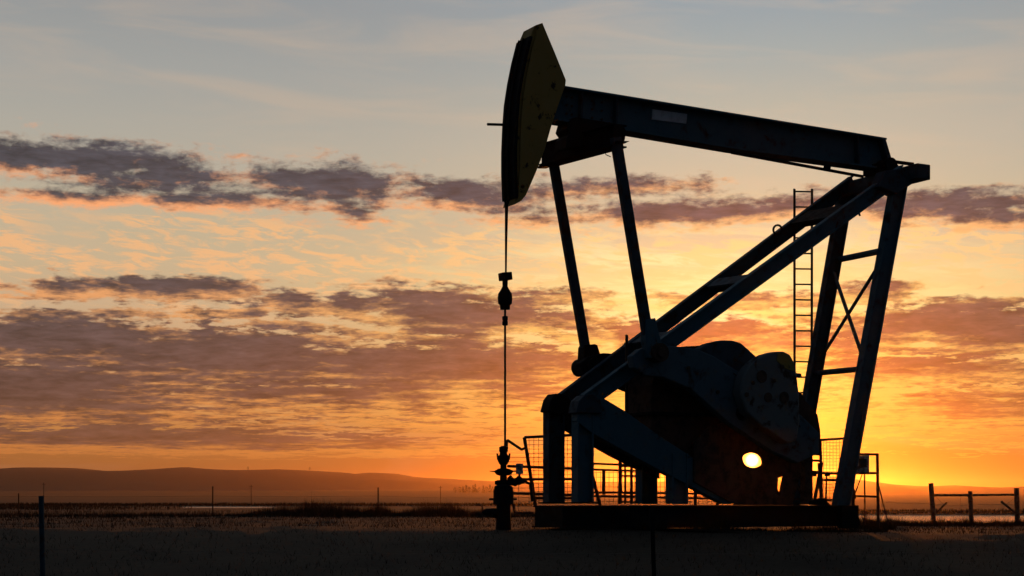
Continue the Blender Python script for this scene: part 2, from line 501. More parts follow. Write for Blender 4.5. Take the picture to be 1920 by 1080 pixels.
def poly(pix, v): return [P(x, y, v) for x, y in pix]


# ------------------------------------------------------------------ terrain
def smooth(t):
    t = max(0.0, min(1.0, t)); return t * t * (3 - 2 * t)

LEFT = [(0, -1), (8, -1), (14, -.86), (20, -.43), (26, -.10), (29, 0), (42, 0), (50, -.05), (60, -.12), (70, -.2), (85, -.5), (120, -1.3), (240, -1.32), (256, -1.55), (262, -1.9),
        (380, -1.9), (402, -1.3), (415, -1.0), (600, -.75), (1000, 0.6), (2000, 5), (3000, 15.0), (3400, 14), (4000, 22)]
RIGHT = [(0, -1), (8, -1), (14, -.86), (20, -.43), (26, -.12), (29, -.08), (34, -.12), (42, -.2), (50, -.27), (60, -.45), (80, -1.3), (95, -1.8),
         (180, -1.9), (190, -1.35), (205, -.98), (400, -.8), (700, -.4), (1000, .3), (2000, 4), (3000, 8.0), (3400, 9), (4000, 16)]
RIDGE = [(-900, 878), (-500, 884), (-200, 876), (0, 880), (35, 878), (90, 877), (150, 879), (200, 883.5), (240, 883), (300, 880), (350, 877), (400, 880.5),
         (440, 882), (520, 880.5), (580, 883), (650, 887), (668, 889.5), (690, 887), (745, 889), (780, 895), (830, 898), (870, 901), (930, 904),
         (1100, 907), (1250, 903), (1400, 893), (1500, 890), (1560, 894), (1600, 900), (1640, 904), (1680, 909), (1740, 912), (1790, 910), (1840, 913.5),
         (1870, 915), (1930, 912), (2100, 900), (2400, 890), (2800, 880)]


def tab(T, d):
    if d <= T[0][0]: return T[0][1]
    for (a, za), (b, zb) in zip(T, T[1:]):
        if d <= b:
            return za + (zb - za) * (d - a) / (b - a)
    return T[-1][1]


def height(az_, d):
    ca = max(math.cos(az_), 0.25)
    front = abs(az_) < R(70)
    U = CX + F * math.tan(max(-R(60), min(R(60), az_)))
    f = smooth((U - 1150) / 500.0)
    Y = d * (math.cos(az_) if front else 1.0); Y = Y if abs(az_) < R(45) else d
    if d < 4000:
        z = tab(LEFT, Y if abs(az_) < R(45) else d) * (1 - f) + tab(RIGHT, Y) * f
    else:
        z = 22 * (1 - f) + 16 * f
    if 235 < d < 420 and f < 1 and z < -1.3 and Y < 400:
        wet_ = smooth((U - 330) / 40.0) * (1 - smooth((U - 480) / 50.0)) * smooth((d - 345) / 25.0)
        z = z * (1 - (1 - f) * (1 - wet_)) + (-1.3) * (1 - f) * (1 - wet_)
    # hills
    rp = tab(RIDGE, U) if abs(az_) < R(31) else 884 + 8 * noise.noise(Vector((az_ * 6, 3, 0)))
    Yr = 6800 * math.cos(az_) if abs(az_) < R(31) else 6800
    zr = CZ + (HY - rp) / F * Yr
    if d > 4000:
        t = (d - 4000) / 2800.0
        if t <= 1:
            gul = noise.fractal(Vector((az_ * 22, d * .0012, 0)), 1.0, 2.0, 4) * 9 * math.sin(math.pi * min(1, t))
            z = z + (zr - z) * (smooth(t) ** 1.1) + gul
        else:
            z = zr - min(90, (d - 6800) * 0.03)
    if d < 120 and d > 6:
        n_ = noise.fractal(Vector((math.sin(az_) * d * .5, math.cos(az_) * d * .5, 1)), 1.0, 2.0, 4)
        z += n_ * (0.05 if not (26 < Y < 42 and -0.1 < az_ < .28) else 0.012)
    return z


def terrain(name, rings, azs, m):
    vs = []; fs = []
    na = len(azs); closed = True
    for d in rings:
        for a in azs:
            vs.append((math.sin(a) * d, math.cos(a) * d, height(a, d)))
    for i in range(len(rings) - 1):
        for k in range(na):
            k2 = (k + 1) % na
            fs.append((i * na + k, i * na + k2, (i + 1) * na + k2, (i + 1) * na + k))
    if rings[0] < 2:
        fs.append(tuple(range(na)))
    me = bpy.data.meshes.new(name); me.from_pydata(vs, [], fs); me.update()
    for p in me.polygons: p.use_smooth = True
    me.materials.append(m)
    o = bpy.data.objects.new(name, me); COL.objects.link(o); o['kind'] = 'structure'
    return o

azs = []
a = -180.0
while a < 180 - 1e-6:
    azs.append(R(a)); a += 0.25 if -22 <= a < 22 else 2.0
rings = [1.0, 3, 6]; d = 8.0
while d < 100: rings.append(d); d *= 1.03 if d < 60 else 1.05
rings += [105, 120, 140, 175, 182, 188, 192, 198, 205, 230, 240, 248, 256, 263, 280, 330, 375, 385, 395, 402, 408, 415, 450, 520, 600, 700, 850, 1000, 1200]
terrain('ground', rings, azs, M['ground'])
hr = [1200, 1500, 1800, 2100, 2400, 2700, 2900, 3000, 3100, 3250, 3400, 3700] + [4000 + i * 140 for i in range(21)] + [7100, 7600, 8600, 11000]
terrain('hills', hr, azs, M['ground'])
lake = MB(); lake.add([(-420, 70, -1.4), (420, 70, -1.4), (420, 450, -1.4), (-420, 450, -1.4)], [(0, 1, 2, 3)])
tag(lake.build('water', M['water']), kind='structure')

# ------------------------------------------------------------------ pumpjack
pj = thing('pumpjack', (O.x, O.y, 0), 'large dark steel pumpjack with yellow horsehead standing against the setting sun', 'pumpjack')

# horsehead
hv = -0.25
head = [(1005, 47), (1017, 43), (1040, 98), (1061, 150), (1060, 160), (1047, 196), (1035, 232), (1022, 278), (1004, 325), (986, 366), (978, 376), (966, 383),
        (969, 370), (968, 345), (967, 318), (967, 278), (969, 228), (972, 188), (978, 148), (986, 108), (996, 68)]
hole = [(980 + 4 * math.cos(k * math.pi / 4), 350 + 4 * math.sin(k * math.pi / 4)) for k in range(8)]
o = MB().prism(poly(head, hv), CC * 0.04, CC * 0.46, [poly(hole, hv)]).build('horsehead', M['yellow'], pj)
side = [(x, y) for x, y in head]
MB().prism(poly(head[:12] + [(972, 370), (975, 318), (976, 270), (978, 220), (982, 178), (988, 140), (998, 92), (1006, 66)], hv), CC * 0.0, CC * 0.035, [poly(hole, hv)]).build('side_plate', M['yellow'], o)
# curved wrap plate on the front
arc = head[12:][::-1]
wp = MB()
pts = poly(arc, hv)
for i in range(len(pts) - 1):
    a0, a1 = pts[i], pts[i + 1]
    wp.hexa([a0 - WW * .03, a0 + WW * .03, a0 + WW * .03 + CC * .5, a0 - WW * .03 + CC * .5, a1 - WW * .03, a1 + WW * .03, a1 + WW * .03 + CC * .5, a1 - WW * .03 + CC * .5])
wp.build('arc_plate', M['black'], o)
MB().tube([P(948, 234, 0.1), P(914, 233, 0.1)], 0.025, 8).build('lifting_pin', M['rust'], o)
# cables (bridle)
for vv in (-0.06, 0.10):
    top = [p + CC * (vv - hv) - WW * .055 for p in poly(arc, hv)]
    MB().tube(top + [P(950 - vv * 10, 384, .02 + vv), P(949 - vv * 4, 450, 0.02 + vv * .6), P(948.5, 514, 0.02 + vv * .2)], [0.02] * (len(top)) + [0.024, 0.02, 0.016], 8).build('wire_cable', M['black'], pj)
# carrier bar, load cell, polished rod
rb = P(947, 700, 0.02)
def rz(py): return P(947, py, 0.02)
cb = MB().bar(P(939, 519, .02), P(956, 518, .02), .14, .2, CC).build('carrier_bar', M['black'], pj, 0.012)
k = 1 / 104.0
prof = [((700 - y) * k, r * k) for y, r in [(581, 9), (573, 10), (570, 13), (560, 14), (552, 13), (544, 8), (538, 5), (520, 5.5)]][::1]
MB().lathe(rb, sorted(prof), 20).build('hanger', M['black'], pj, smooth=True)
prof = [((700 - y) * k, r * k) for y, r in [(611, 3), (610, 5.5), (604, 5.5), (602, 4.5), (600, 5.5), (594, 5.5), (593, 2)]]
MB().lathe(rb, prof, 12).build('rod_clamp', M['black'], pj)
MB().tube([rz(838), rz(560)], 0.02, 8).build('polished_rod', M['rust'], pj)

# walking beam: I section
bt = [(1036, 162), (1660, 263)]
web = [(1037, 165), (1650, 265), (1668, 316), (1641, 318), (1560, 306), (1500, 298), (1372, 281), (1170, 247), (1037, 227)]
wb = MB().prism(poly(web, 0), CC * -.025, CC * .025)
def flange(a, b, t, wdt, v=0.0, mb=None):
    a = P(*a, v); b = P(*b, v)
    dirn = (b - a).normalized()
    mb.hexa([a - CC * wdt - ZZ * t, a + CC * wdt - ZZ * t, a + CC * wdt, a - CC * wdt, b - CC * wdt - ZZ * t, b + CC * wdt - ZZ * t, b + CC * wdt, b - CC * wdt])
flange((1036, 163), (1651, 262), .035, .19, mb=wb)
for a_, b_ in [((1037, 226), (1170, 246)), ((1170, 246), (1372, 280)), ((1372, 280), (1641, 316))]:
    flange(a_, b_, .035, .19, mb=wb)
walk = wb.build('walking_beam', M['blue'], pj)
for x0, y0, x1, y1 in [(1085, 171, 1083, 232), (1150, 182, 1148, 243), (1600, 256, 1602, 314)]:
    MB().bar(P(x0, y0, 0), P(x1, y1, 0), .03, .30, CC).build('stiffener', M['darkblue'], walk)
for bx0 in (1062, 1072, 1110, 1128):
    for dy_ in (14, 30, 46):
        yy_ = 163 + (bx0 - 1036) * .162 + dy_; u, v, z = UV(P(bx0, yy_, -.03)); MB().tube([A(u, -.05, z), A(u, -.02, z)], .022, 6).build('bolt', M['rust'], walk)
ep = MB().prism(poly([(1643, 264), (1649, 264), (1665, 318), (1657, 319)], 0), CC * -.19, CC * .19).build('end_plate', M['darkblue'], walk)
MB().prism(poly([(1223, 205), (1288, 214), (1286, 232), (1222, 224)], -.035), CC * -.012, CC * .008).build('name_plate', M['plate'], walk, label='pale blank plate bolted to the beam web')
rr = MB().bar(P(1372, 286, -.2), P(1618, 331, -.2), .05, .05)
rr.bar(P(1546, 312, -.2), P(1556, 315, -.2), .09, .06)
rr.build('brake_rod', M['black'], pj)
MB().bar(P(1666, 302, -.3), P(1712, 308, -.3), .06, .06).build('lubrication_pipe', M['black'], pj)

# equalizer
EC = P(1094, 273, 0)
n_ = P(1160, 254, -1.05); f_ = P(1024, 292, 1.12)
eq = MB()
na = n_ ; fa = f_
def eqbox(mb, a, b, hz, wu):
    ax = (b - a); d_ = ax.normalized(); up_ = ZZ
    mb.hexa([a - WW * wu - up_ * hz, a + WW * wu - up_ * hz, a + WW * wu + up_ * hz, a - WW * wu + up_ * hz,
             b - WW * wu - up_ * hz, b + WW * wu - up_ * hz, b + WW * wu + up_ * hz, b - WW * wu + up_ * hz])
eqbox(eq, na, fa, .175, .10)
for zz in (.19, -.19):
    eqbox(eq, na + ZZ * zz, fa + ZZ * zz, .014, .17)
e_o = eq.build('equalizer_beam', M['black'], pj)
bh = MB().prism(poly([(1056, 232), (1062, 226), (1070, 224), (1156, 238), (1163, 250), (1160, 268), (1050, 282), (1052, 262), (1058, 255), (1052, 246)], 0), CC * -.22, CC * .22)
bh.build('equalizer_bearing', M['black'], pj, 0.015)
MB().tube([P(1150, 270, -1.0), P(1134, 280, -1.0), P(1136, 290, -1.0), P(1145, 294, -1.0)], .008, 6).build('grease_line', M['black'], pj)
MB().tube([P(1014, 300, 1.1), P(1006, 302, 1.1)], .008, 6).build('grease_line', M['black'], pj)
MB().prism(poly([(1008, 312), (1030, 309), (1030, 314), (1016, 314)], 1.1), CC * -.12, CC * .12).build('bearing_flange', M['black'], pj)
MB().prism(poly([(1150, 266), (1174, 267), (1166, 271), (1150, 272)], -1.05), CC * -.12, CC * .12).build('bearing_flange', M['black'], pj)

# pitman arms
MB().bar(P(1154, 258, -1.05), P(1215, 634, -1.05), .185, .12).build('pitman_arm', M['darkblue'], pj, .01)
MB().bar(P(1037, 300, 1.08), P(1100, 668, 1.08), .175, .12).build('pitman_arm', M['darkblue'], pj, .01)
pfn = MB().prism(poly([(1206, 600), (1224, 597), (1231, 628), (1238, 650), (1240, 672), (1212, 672), (1206, 640)], -1.05), CC * -.09, CC * .09).build('pitman_foot', M['blue'], pj, .012)
pff = MB().prism(poly([(1090, 652), (1092, 648), (1109, 646), (1114, 648), (1123, 676), (1120, 692), (1088, 692)], 1.08), CC * -.12, CC * .12, [poly([(1110, 665), (1113, 664), (1112, 667)], 1.08)]).build('pitman_foot', M['black'], pj)
# crank pins
def cyl(mb, c, v0, v1, r, n=24):
    u, v, z = UV(c); mb.tube([A(u, v0, z), A(u, v1, z)], r, n)
    return mb
cn = P(1230, 662, -1.05)
mb = MB(); cyl(mb, cn, -1.22, -.75, .17); cyl(mb, cn, -1.27, -1.2, .09)
mb.build('crank_pin', M['rust'], pj, smooth=True)
cf = P(1102, 688, 1.08)
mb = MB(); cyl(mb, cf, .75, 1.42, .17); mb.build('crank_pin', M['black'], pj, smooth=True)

# cranks: near one from the photo, far one the same profile on the other side
crank_px = [(1180, 668), (1196, 655), (1225, 648), (1262, 650), (1300, 655), (1332, 668), (1392, 705), (1498, 780), (1530, 812), (1530, 850), (1490, 868), (1440, 845),
            (1360, 792), (1290, 730), (1238, 708), (1205, 705), (1184, 690)]
cr = MB().prism(poly(crank_px, -.9), CC * -.1, CC * .1).build('crank', M['crank'], pj, 0.02)
sm_ = MB().bar(P(1375, 700, -1.0), P(1500, 800, -1.0), .02, .02); sm_.build('weld_seam', M['rust'], cr)
for bx0, by0 in [(1290, 690), (1345, 735), (1400, 780), (1450, 812), (1488, 838)]:
    u, v, z = UV(P(bx0, by0, -1.0)); MB().tube([A(u, -1.03, z), A(u, -.99, z)], .035, 8).build('bolt', M['rust'], cr)
crank_uvz = [UV(p) for p in poly(crank_px, -.9)]
far_pts = [A(u, .92, z) for u, v, z in crank_uvz if u < 3.0]
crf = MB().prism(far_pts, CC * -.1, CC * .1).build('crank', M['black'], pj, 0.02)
# counterweights (rounded lobes)
def lobe(pix, v0, v1, m, name='counterweight', parent=None):
    vm = v0
    return MB().prism(poly(pix, vm), CC * 0, CC * (v1 - v0)).build(name, m, parent or pj, 0.03, smooth=True)
wB = [(1388, 735), (1394, 705), (1404, 688), (1418, 674), (1436, 664), (1455, 659), (1470, 659), (1482, 665), (1490, 680), (1494, 700), (1499, 740), (1500, 790), (1494, 826), (1478, 832), (1430, 800), (1400, 772)]
b_o = lobe(wB, -1.28, -1.02, M['weight'])
MB().prism(poly([(1458, 662), (1470, 662), (1480, 668), (1487, 682), (1489, 697), (1470, 690), (1456, 676)], -1.28), CC * -.012, CC * .004).build('painted_tip', M['yellowtip'], b_o, label='yellow painted tip of the counterweight')
for x, y, r in [(1428, 706, .13), (1467, 688, .04), (1412, 718, .04), (1470, 745, .12), (1440, 745, .10), (1400, 740, .05)]:
    c_ = P(x, y, -1.28); u, v, z = UV(c_); MB().tube([A(u, -1.295, z), A(u, -1.275, z)], r * .9, 16).build('weight_bolt', M['rust'], b_o, smooth=True)
wA = [(1300, 668), (1316, 652), (1332, 643), (1352, 638), (1374, 638), (1390, 643), (1404, 655), (1418, 668), (1438, 700), (1440, 760), (1380, 730), (1330, 690)]
lobe(wA, -.78, -.5, M['darkblue'])
wC = [(1262, 656), (1285, 649), (1312, 648), (1340, 660), (1380, 700), (1380, 780), (1300, 740), (1250, 700)]
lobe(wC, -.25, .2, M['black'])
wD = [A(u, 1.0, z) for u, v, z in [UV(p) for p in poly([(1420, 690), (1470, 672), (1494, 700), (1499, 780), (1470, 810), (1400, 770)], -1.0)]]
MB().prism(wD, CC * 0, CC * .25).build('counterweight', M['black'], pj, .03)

# gearbox on its pedestal columns
gbx = [(1222, 722), (1232, 690), (1262, 676), (1330, 676), (1368, 700), (1400, 760), (1402, 800), (1380, 848), (1345, 870), (1228, 870), (1222, 800)]
gb = MB().prism(poly(gbx, -.45), CC * 0, CC * .95).build('gearbox', M['oxide'], pj, 0.03)
fl = MB()
for zpx in (770,):
    a_ = P(1222, 775, -.45); b_ = P(1400, 790, -.45); u0, _, z0 = UV(a_); u1, _, z1 = UV(b_)
    fl.box(A((u0 + u1) / 2, 0.02, z0), WW * (u1 - u0 + .1), CC * 1.1, ZZ * .06)
fl.build('housing_flange', M['black'], gb)
sh = MB(); u, v, z = UV(P(1385, 775, -.9)); sh.tube([A(u, -1.0, z), A(u, 1.0, z)], .14, 20); sh.build('crank_shaft', M['black'], pj)
# thin rod with wire by the strut
MB().tube([P(1175, 628, -.1), P(1175, 782, -.1)], .03, 6).build('vent_pipe', M['rust'], pj)
MB().tube([P(1174, 640, -.1), P(1168, 648, -.1), P(1160, 662, -.1)], .008, 5).build('grease_line', M['rust'], pj)

# Samson post: front struts, rear posts
ns0, ns1 = P(1098, 753, -.5), P(1694, 322, -.9)
fs0, fs1 = P(1046, 757, .5), P(1600, 341, .87)
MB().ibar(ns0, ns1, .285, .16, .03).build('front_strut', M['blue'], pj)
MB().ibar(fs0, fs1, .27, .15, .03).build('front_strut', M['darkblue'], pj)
def lerp(a, b, t): return a + (b - a) * t
for t in (.245, .49, .795):
    a_ = lerp(ns0, ns1, t); b_ = lerp(fs0, fs1, t)
    cpl = MB(); dn = (ns1 - ns0).normalized(); up_ = CC.cross(dn).normalized()
    if up_.z < 0: up_ = -up_
    wl = .16 if t < .7 else .26
    q = []
    for s_ in (-.02, .02):
        q += [a_ + CC * .1 - dn * wl + up_ * (.10 + s_), a_ + CC * .1 + dn * wl + up_ * (.10 + s_), b_ - CC * .1 + dn * wl + up_ * (.10 + s_), b_ - CC * .1 - dn * wl + up_ * (.10 + s_)]
    cpl.hexa(q); 
    q = []
    for s_ in (-.02, .02):
        q += [a_ + CC * .1 - dn * .02 + up_ * (-.10 if s_ < 0 else .09), a_ + CC * .1 + dn * .02 + up_ * (-.10 if s_ < 0 else .09), b_ - CC * .1 + dn * .02 + up_ * (-.10 if s_ < 0 else .09), b_ - CC * .1 - dn * .02 + up_ * (-.10 if s_ < 0 else .09)]
    cpl.hexa(q)
    cpl.build('tie_plate', M['black' if t > .7 else 'darkblue'], pj)
# lifting eye on far strut
ring = [P(1458 + 8 * math.cos(t), 431 + 9 * math.sin(t), .62) for t in [k * math.pi / 8 for k in range(17)]]
MB().tube(ring, .022, 6, cap=False).build('lifting_eye', M['black'], pj)
rn0, rn1 = P(1576, 952, -.95), P(1686, 340, -.87)
rf0, rf1 = P(1485, 946, .95), P(1586, 356, .87)
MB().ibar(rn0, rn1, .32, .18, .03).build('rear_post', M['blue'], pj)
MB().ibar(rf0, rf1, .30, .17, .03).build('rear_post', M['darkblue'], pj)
MB().tube([P(1650, 471, -.87), P(1572, 487, .87)], .065, 8).build('cross_brace', M['blue'], pj)
MB().tube([P(1612, 692, -.87), P(1528, 700, .9)], .058, 8).build('cross_brace', M['darkblue'], pj)
MB().bar(P(1616, 665, -.8), P(1563, 510, .8), .09, .03).build('cross_brace', M['darkblue'], pj)
MB().bar(P(1646, 500, -.84), P(1536, 676, .85), .05, .05).build('cross_brace', M['darkblue'], pj)
MB().tube([P(1500, 704, 1.0), P(1480, 703, 1.3)], .045, 8).build('ladder_bracket', M['darkblue'], pj)
MB().prism(poly([(1300 + 1250 / 4, 405), (1300 + 1180 / 4, 365), (1610, 350), (1604, 372)], .8), CC * -.03, CC * .03).build('gusset_plate', M['black'], pj)
# saddle crossbeam at the top
cbn = P(1718, 325, -1.05); u0, _, z0 = UV(cbn)
sb = MB()
sb.hexa([A(u0 - .17, -1.27, z0 - .15), A(u0 + .17, -1.27, z0 - .15), A(u0 + .17, 1.0, z0 - .15), A(u0 - .17, 1.0, z0 - .15),
         A(u0 - .17, -1.27, z0 + .15), A(u0 + .17, -1.27, z0 + .15), A(u0 + .17, 1.0, z0 + .15), A(u0 - .17, 1.0, z0 + .15)])
sb.build('saddle_beam', M['darkblue'], pj, .015)
sbb = MB(); sbb.box(A(u0, 0, z0 + .24), WW * .5, CC * .5, ZZ * .2); sbb.tube([A(u0, -.34, z0 + .3), A(u0, .34, z0 + .3)], .15, 18)
sbb.build('saddle_bearing', M['black'], pj)
MB().prism(poly([(1652, 322), (1690, 318), (1704, 345), (1672, 366), (1640, 352)], -.9), CC * -.15, CC * .15).build('gusset_plate', M['darkblue'], pj, .01)

# front stub columns and the sloping base beam
caps = []
for (x0, x1, v, m_) in [(1074, 1111, -.5, 'blue'), (1021, 1056, .5, 'darkblue')]:
    a_ = P((x0 + x1) / 2, 765, v); b_ = P((x0 + x1) / 2, 944, v); u, _, z = UV(a_)
    base_z = UV(b_)[2] + .01
    col_ = MB().ibar(A(u, v, z), A(u, v, base_z), .34, .22, .03)
    col_.build('front_column', M[m_], pj)
    ft = MB(); ft.box(A(u, v, base_z), WW * .5, CC * .3, ZZ * .03); ft.build('foot_plate', M['black'], pj)
hinge = MB()
hinge.prism(poly([(1020, 772), (1026, 750), (1034, 739), (1048, 739), (1060, 748), (1072, 770), (1040, 778)], .5), CC * -.16, CC * .16)
hinge.build('strut_hinge', M['black'], pj, .015)
hinge = MB()
hinge.prism(poly([(1072, 775), (1078, 752), (1088, 742), (1104, 740), (1118, 750), (1120, 776)], -.5), CC * -.16, CC * .16)
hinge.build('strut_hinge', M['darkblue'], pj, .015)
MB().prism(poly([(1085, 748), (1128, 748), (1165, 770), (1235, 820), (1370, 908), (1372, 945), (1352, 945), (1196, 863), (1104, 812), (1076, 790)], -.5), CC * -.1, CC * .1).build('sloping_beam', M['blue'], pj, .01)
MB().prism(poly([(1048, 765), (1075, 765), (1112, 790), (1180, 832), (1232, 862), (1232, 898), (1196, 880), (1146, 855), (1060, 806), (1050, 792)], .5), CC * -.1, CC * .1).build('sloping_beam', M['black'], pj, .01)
# pedestal columns
for (x0, x1, v) in [(1250, 1288, -.5), (1194, 1230, .5)]:
    a_ = P((x0 + x1) / 2, 850, v); u, _, z = UV(a_); zb = UV(P(x0, 945, v))[2] + .0
    MB().ibar(A(u, v, z), A(u, v, zb), .35, .24, .03).build('gearbox_column', M['blue'], pj)
# prime mover with belt guard; the gap in the guard lets the sun shine through
sunhole = [(1410 + 19.5 * math.cos(t) - 2 * math.sin(t) + .5 * math.sin(5 * t), 863 + 14 * math.sin(t) + 4 * math.cos(t) + .5 * math.cos(3 * t)) for t in [k * math.pi / 9 for k in range(18)]]
slit = [(1457, 896), (1468, 893), (1464, 915), (1461, 930), (1456, 928)]
slit2 = [(1508, 829), (1517, 829), (1517, 845), (1513, 845), (1510, 838)]
guard = [(1300, 830), (1330, 800), (1400, 780), (1480, 740), (1500, 735), (1508, 752), (1520, 764), (1531, 778), (1536, 806), (1537, 851), (1512, 856), (1500, 866), (1498, 890), (1492, 915), (1484, 947),
         (1378, 947), (1300, 903)]
MB().prism(poly(guard, -.62), CC * -.03, CC * .03, [poly(sunhole, -.62), poly(slit, -.62), poly(slit2, -.62)]).build('belt_guard', M['oxide'], pj)
MB().tube([A(UV(P(1440, 925, -.4))[0], -.55, .62), A(UV(P(1440, 925, -.4))[0], -.3, .62)], .16, 18).build('motor', M['black'], pj)
# rear box column, braces and small rungs at right of the guard
rc = P(1511, 850, -.45); u, v, z = UV(rc); zb = .44
MB().bar(A(u, -.45, z + .1), A(u, -.45, zb), .155, .14).build('motor_stand', M['rust'], pj)
ms = MB()
for y in (851, 863, 884):
    ms.bar(P(1510, y, -.45), P(1538, y + 1, -.45), .045, .05)
ms.bar(P(1519, 889, -.45), P(1530, 889, -.45), .09, .05)
ms.bar(P(1541, 867, -.5), P(1527, 940, -.5), .05, .05)
ms.bar(P(1536, 868, -.5), P(1540, 936, -.5), .05, .05)
ms.build('guard_bracket', M['rust'], pj)
fr = MB()
for a_, b_ in [((1500, 868), (1484, 945)), ((1490, 905), (1503, 925)), ((1486, 936), (1504, 936)), ((1498, 888), (1504, 904))]:
    fr.bar(P(*a_, -.4), P(*b_, -.4), .035, .035)
fr.build('motor_frame', M['rust'], pj)
mm = MB().prism(poly([(1515, 945), (1518, 938), (1540, 934), (1552, 948)], -.5), CC * -.1, CC * .2).build('motor_foot', M['black'], pj)

# base frame
def rail(u0, u1, v, ht=.40, zt=.42):
    mb_ = MB(); mb_.box(A((u0 + u1) / 2, v, zt - ht / 2), WW * (u1 - u0), CC * .02, ZZ * (ht - .05))
    mb_.box(A((u0 + u1) / 2, v, zt - .0125), WW * (u1 - u0), CC * .16, ZZ * .025)
    mb_.box(A((u0 + u1) / 2, v, zt - ht + .0125), WW * (u1 - u0), CC * .24, ZZ * .025)
    return mb_
uL = UV(P(1001, 950, .55))[0]; uR = UV(P(1597, 950, -1.0))[0]; uM = UV(P(1180, 950, -1.0))[0]
for v in (-.5, .5): rail(uL, uR, v).build('base_rail', M['black'], pj)
for v in (-1.0, 1.0): rail(uM, uR, v).build('base_rail', M['black'], pj)
cm = MB()
for u in (uL + .012, uL + 1.6, uL + 3.0): cm.box(A(u, 0, .22), WW * .024, CC * 1.0, ZZ * .38)
for u in (uM + .012, uM + 1.2, uM + 2.4, uR - .8, uR - .012): cm.box(A(u, 0, .22), WW * .024, CC * 2.0, ZZ * .38)
cm.build('base_crossmember', M['black'], pj)
MB().box(A(uR - .2, -1.12, .2), WW * .4, CC * .16, ZZ * .44).build('rear_foot', M['black'], pj)
dk = MB(); dk.box(A((uM + uR) / 2, 0, .40), WW * (uR - uM - .06), CC * 1.9, ZZ * .02); dk.build('deck_plate', M['black'], pj)

# access ladder fixed behind the rear posts
lad = MB()
for x0, x1 in [(1489.5, 1490), (1522.5, 1521.5)]:
    lad.bar(P(x0, 354, 1.3), P(x1, 945, 1.3), .05, .02)
lad_o = lad.build('ladder', M['rust'], pj)
y = 359.0
while y < 940:
    MB().tube([P(1490, y, 1.3), P(1521.8, y + .5, 1.3)], .017, 6).build('rung', M['rust'], lad_o)
    y += 29.0

# ------------------------------------------------------------------ wellhead
wl_base = P(944, 985, .05); wl_base.z = 0.0
wh = thing('wellhead', tuple(wl_base), 'dark wellhead with valves and gauge under the hanging polished rod', 'wellhead')
Yw = wl_base.y
def wp_(px, py): return Vector(((px - CX) / F * Yw, Yw, CZ + (HY - py) / F * Yw))
kk = Yw / F
def wprof(L): return [(CZ + (HY - y) * kk, r * kk) for y, r in L]
MB().lathe(wl_base, wprof([(996, 15), (960, 13.5), (946, 13), (945, 19), (920, 19), (912, 17), (908, 9)]), 24).build('casing_head', M['black'], wh, smooth=True)
MB().lathe(wl_base, wprof([(909, 7), (872, 6), (870, 8), (864, 11), (855, 11), (853, 8), (850, 7), (848, 7), (846, 8.5), (839, 8), (836, 4)]), 20).build('stuffing_box', M['black'], wh, smooth=True)
mb = MB()
for dx_ in (-11, 11):
    mb.tube([wp_(944 + dx_ * .95, 862), wp_(944 + dx_ * 1.05, 850)], .018, 6)
mb.tube([wp_(936, 840), wp_(953, 840)], .02, 6)
mb.build('stuffing_box_bolt', M['black'], wh)
ra = Vector((1, 0, 0))
mb = MB(); mb.tube([wp_(918, 883.5), wp_(927, 884), wp_(931, 885), wp_(935, 885), wp_(953, 885), wp_(958, 885), wp_(962, 884), wp_(968, 884)], [.006, .012, .045, .065, .065, .045, .012, .008], 14)
mb.build('valve', M['black'], wh, smooth=True)
mb = MB(); mb.tube([wp_(928, 905), wp_(933, 905), wp_(958, 905), wp_(966, 906), wp_(970, 905), wp_(985, 903), wp_(995, 908), wp_(998, 940)], [.03, .05, .05, .06, .05, .028, .028, .028], 12)
mb.build('flow_line', M['black'], wh, smooth=True)
for x in (957, 973):
    mb = MB(); mb.tube([wp_(x, 903), wp_(x, 899), wp_(x, 896), wp_(x, 893), wp_(x, 891)], [.035, .06, .06, .03, .012], 12); mb.build('valve', M['black'], wh, smooth=True)
mb = MB(); mb.box(wp_(974, 879), (.13, 0, 0), (0, .1, 0), (0, 0, .19)); gbo = mb.build('gauge_box', M['panel'], wh, 0.01)
MB().tube([wp_(974, 888), wp_(974, 896)], .02, 8).build('gauge_stem', M['black'], gbo)
mb = MB(); mb.tube([wp_(917, 936), wp_(969, 936)], .018, 8); mb.build('casing_bolt', M['black'], wh)
mb = MB(); mb.tube([wp_(938, 962), wp_(925, 962), wp_(924, 959), wp_(912, 960), wp_(908, 960), wp_(904, 960)], [.09, .09, .06, .06, .05, .02], 12)
vo = mb.build('side_valve', M['black'], wh, smooth=True)
MB().tube([wp_(891, 947), wp_(901, 947), wp_(904, 950), wp_(905, 976)], .014, 8).build('valve_handle', M['rust'], vo)
MB().tube([wp_(962, 945), wp_(965, 960), wp_(968, 962), wp_(1001, 962)], .022, 8).build('drain_pipe', M['rust'], wh)

# ------------------------------------------------------------------ guard railing round the machine
gf = thing('guard_rail', tuple(A(0, 1.9, 0)), 'low mesh-filled guard railing behind the front columns of the pumpjack', 'railing')
vb = 1.9
def rails(lst, v, r, name, parent, m='rust'):
    mb_ = MB()
    for a_, b_ in lst: mb_.tube([P(*a_, v), P(*b_, v)], r, 6)
    return mb_.build(name, M[m], parent)
rails([((984, 820), (1112, 814)), ((952, 874), (1112, 880)), ((952, 899), (1112, 898)), ((962, 925), (1112, 929)), ((1000, 934), (1075, 934))], vb, .028, 'rail', gf)
rails([((1100, 869), (1350, 878)), ((1100, 880), (1350, 888)), ((1100, 923), (1350, 926)), ((1100, 930), (1350, 935))], vb + .05, .022, 'rail', gf)
for L in [((983, 820), (1004, 948)), ((1108, 880), (1125, 948)), ((1132, 882), (1132, 928)), ((1304, 900), (1304, 948)), ((1345, 870), (1345, 948))]:
    rails([L], vb, .035, 'post', gf)
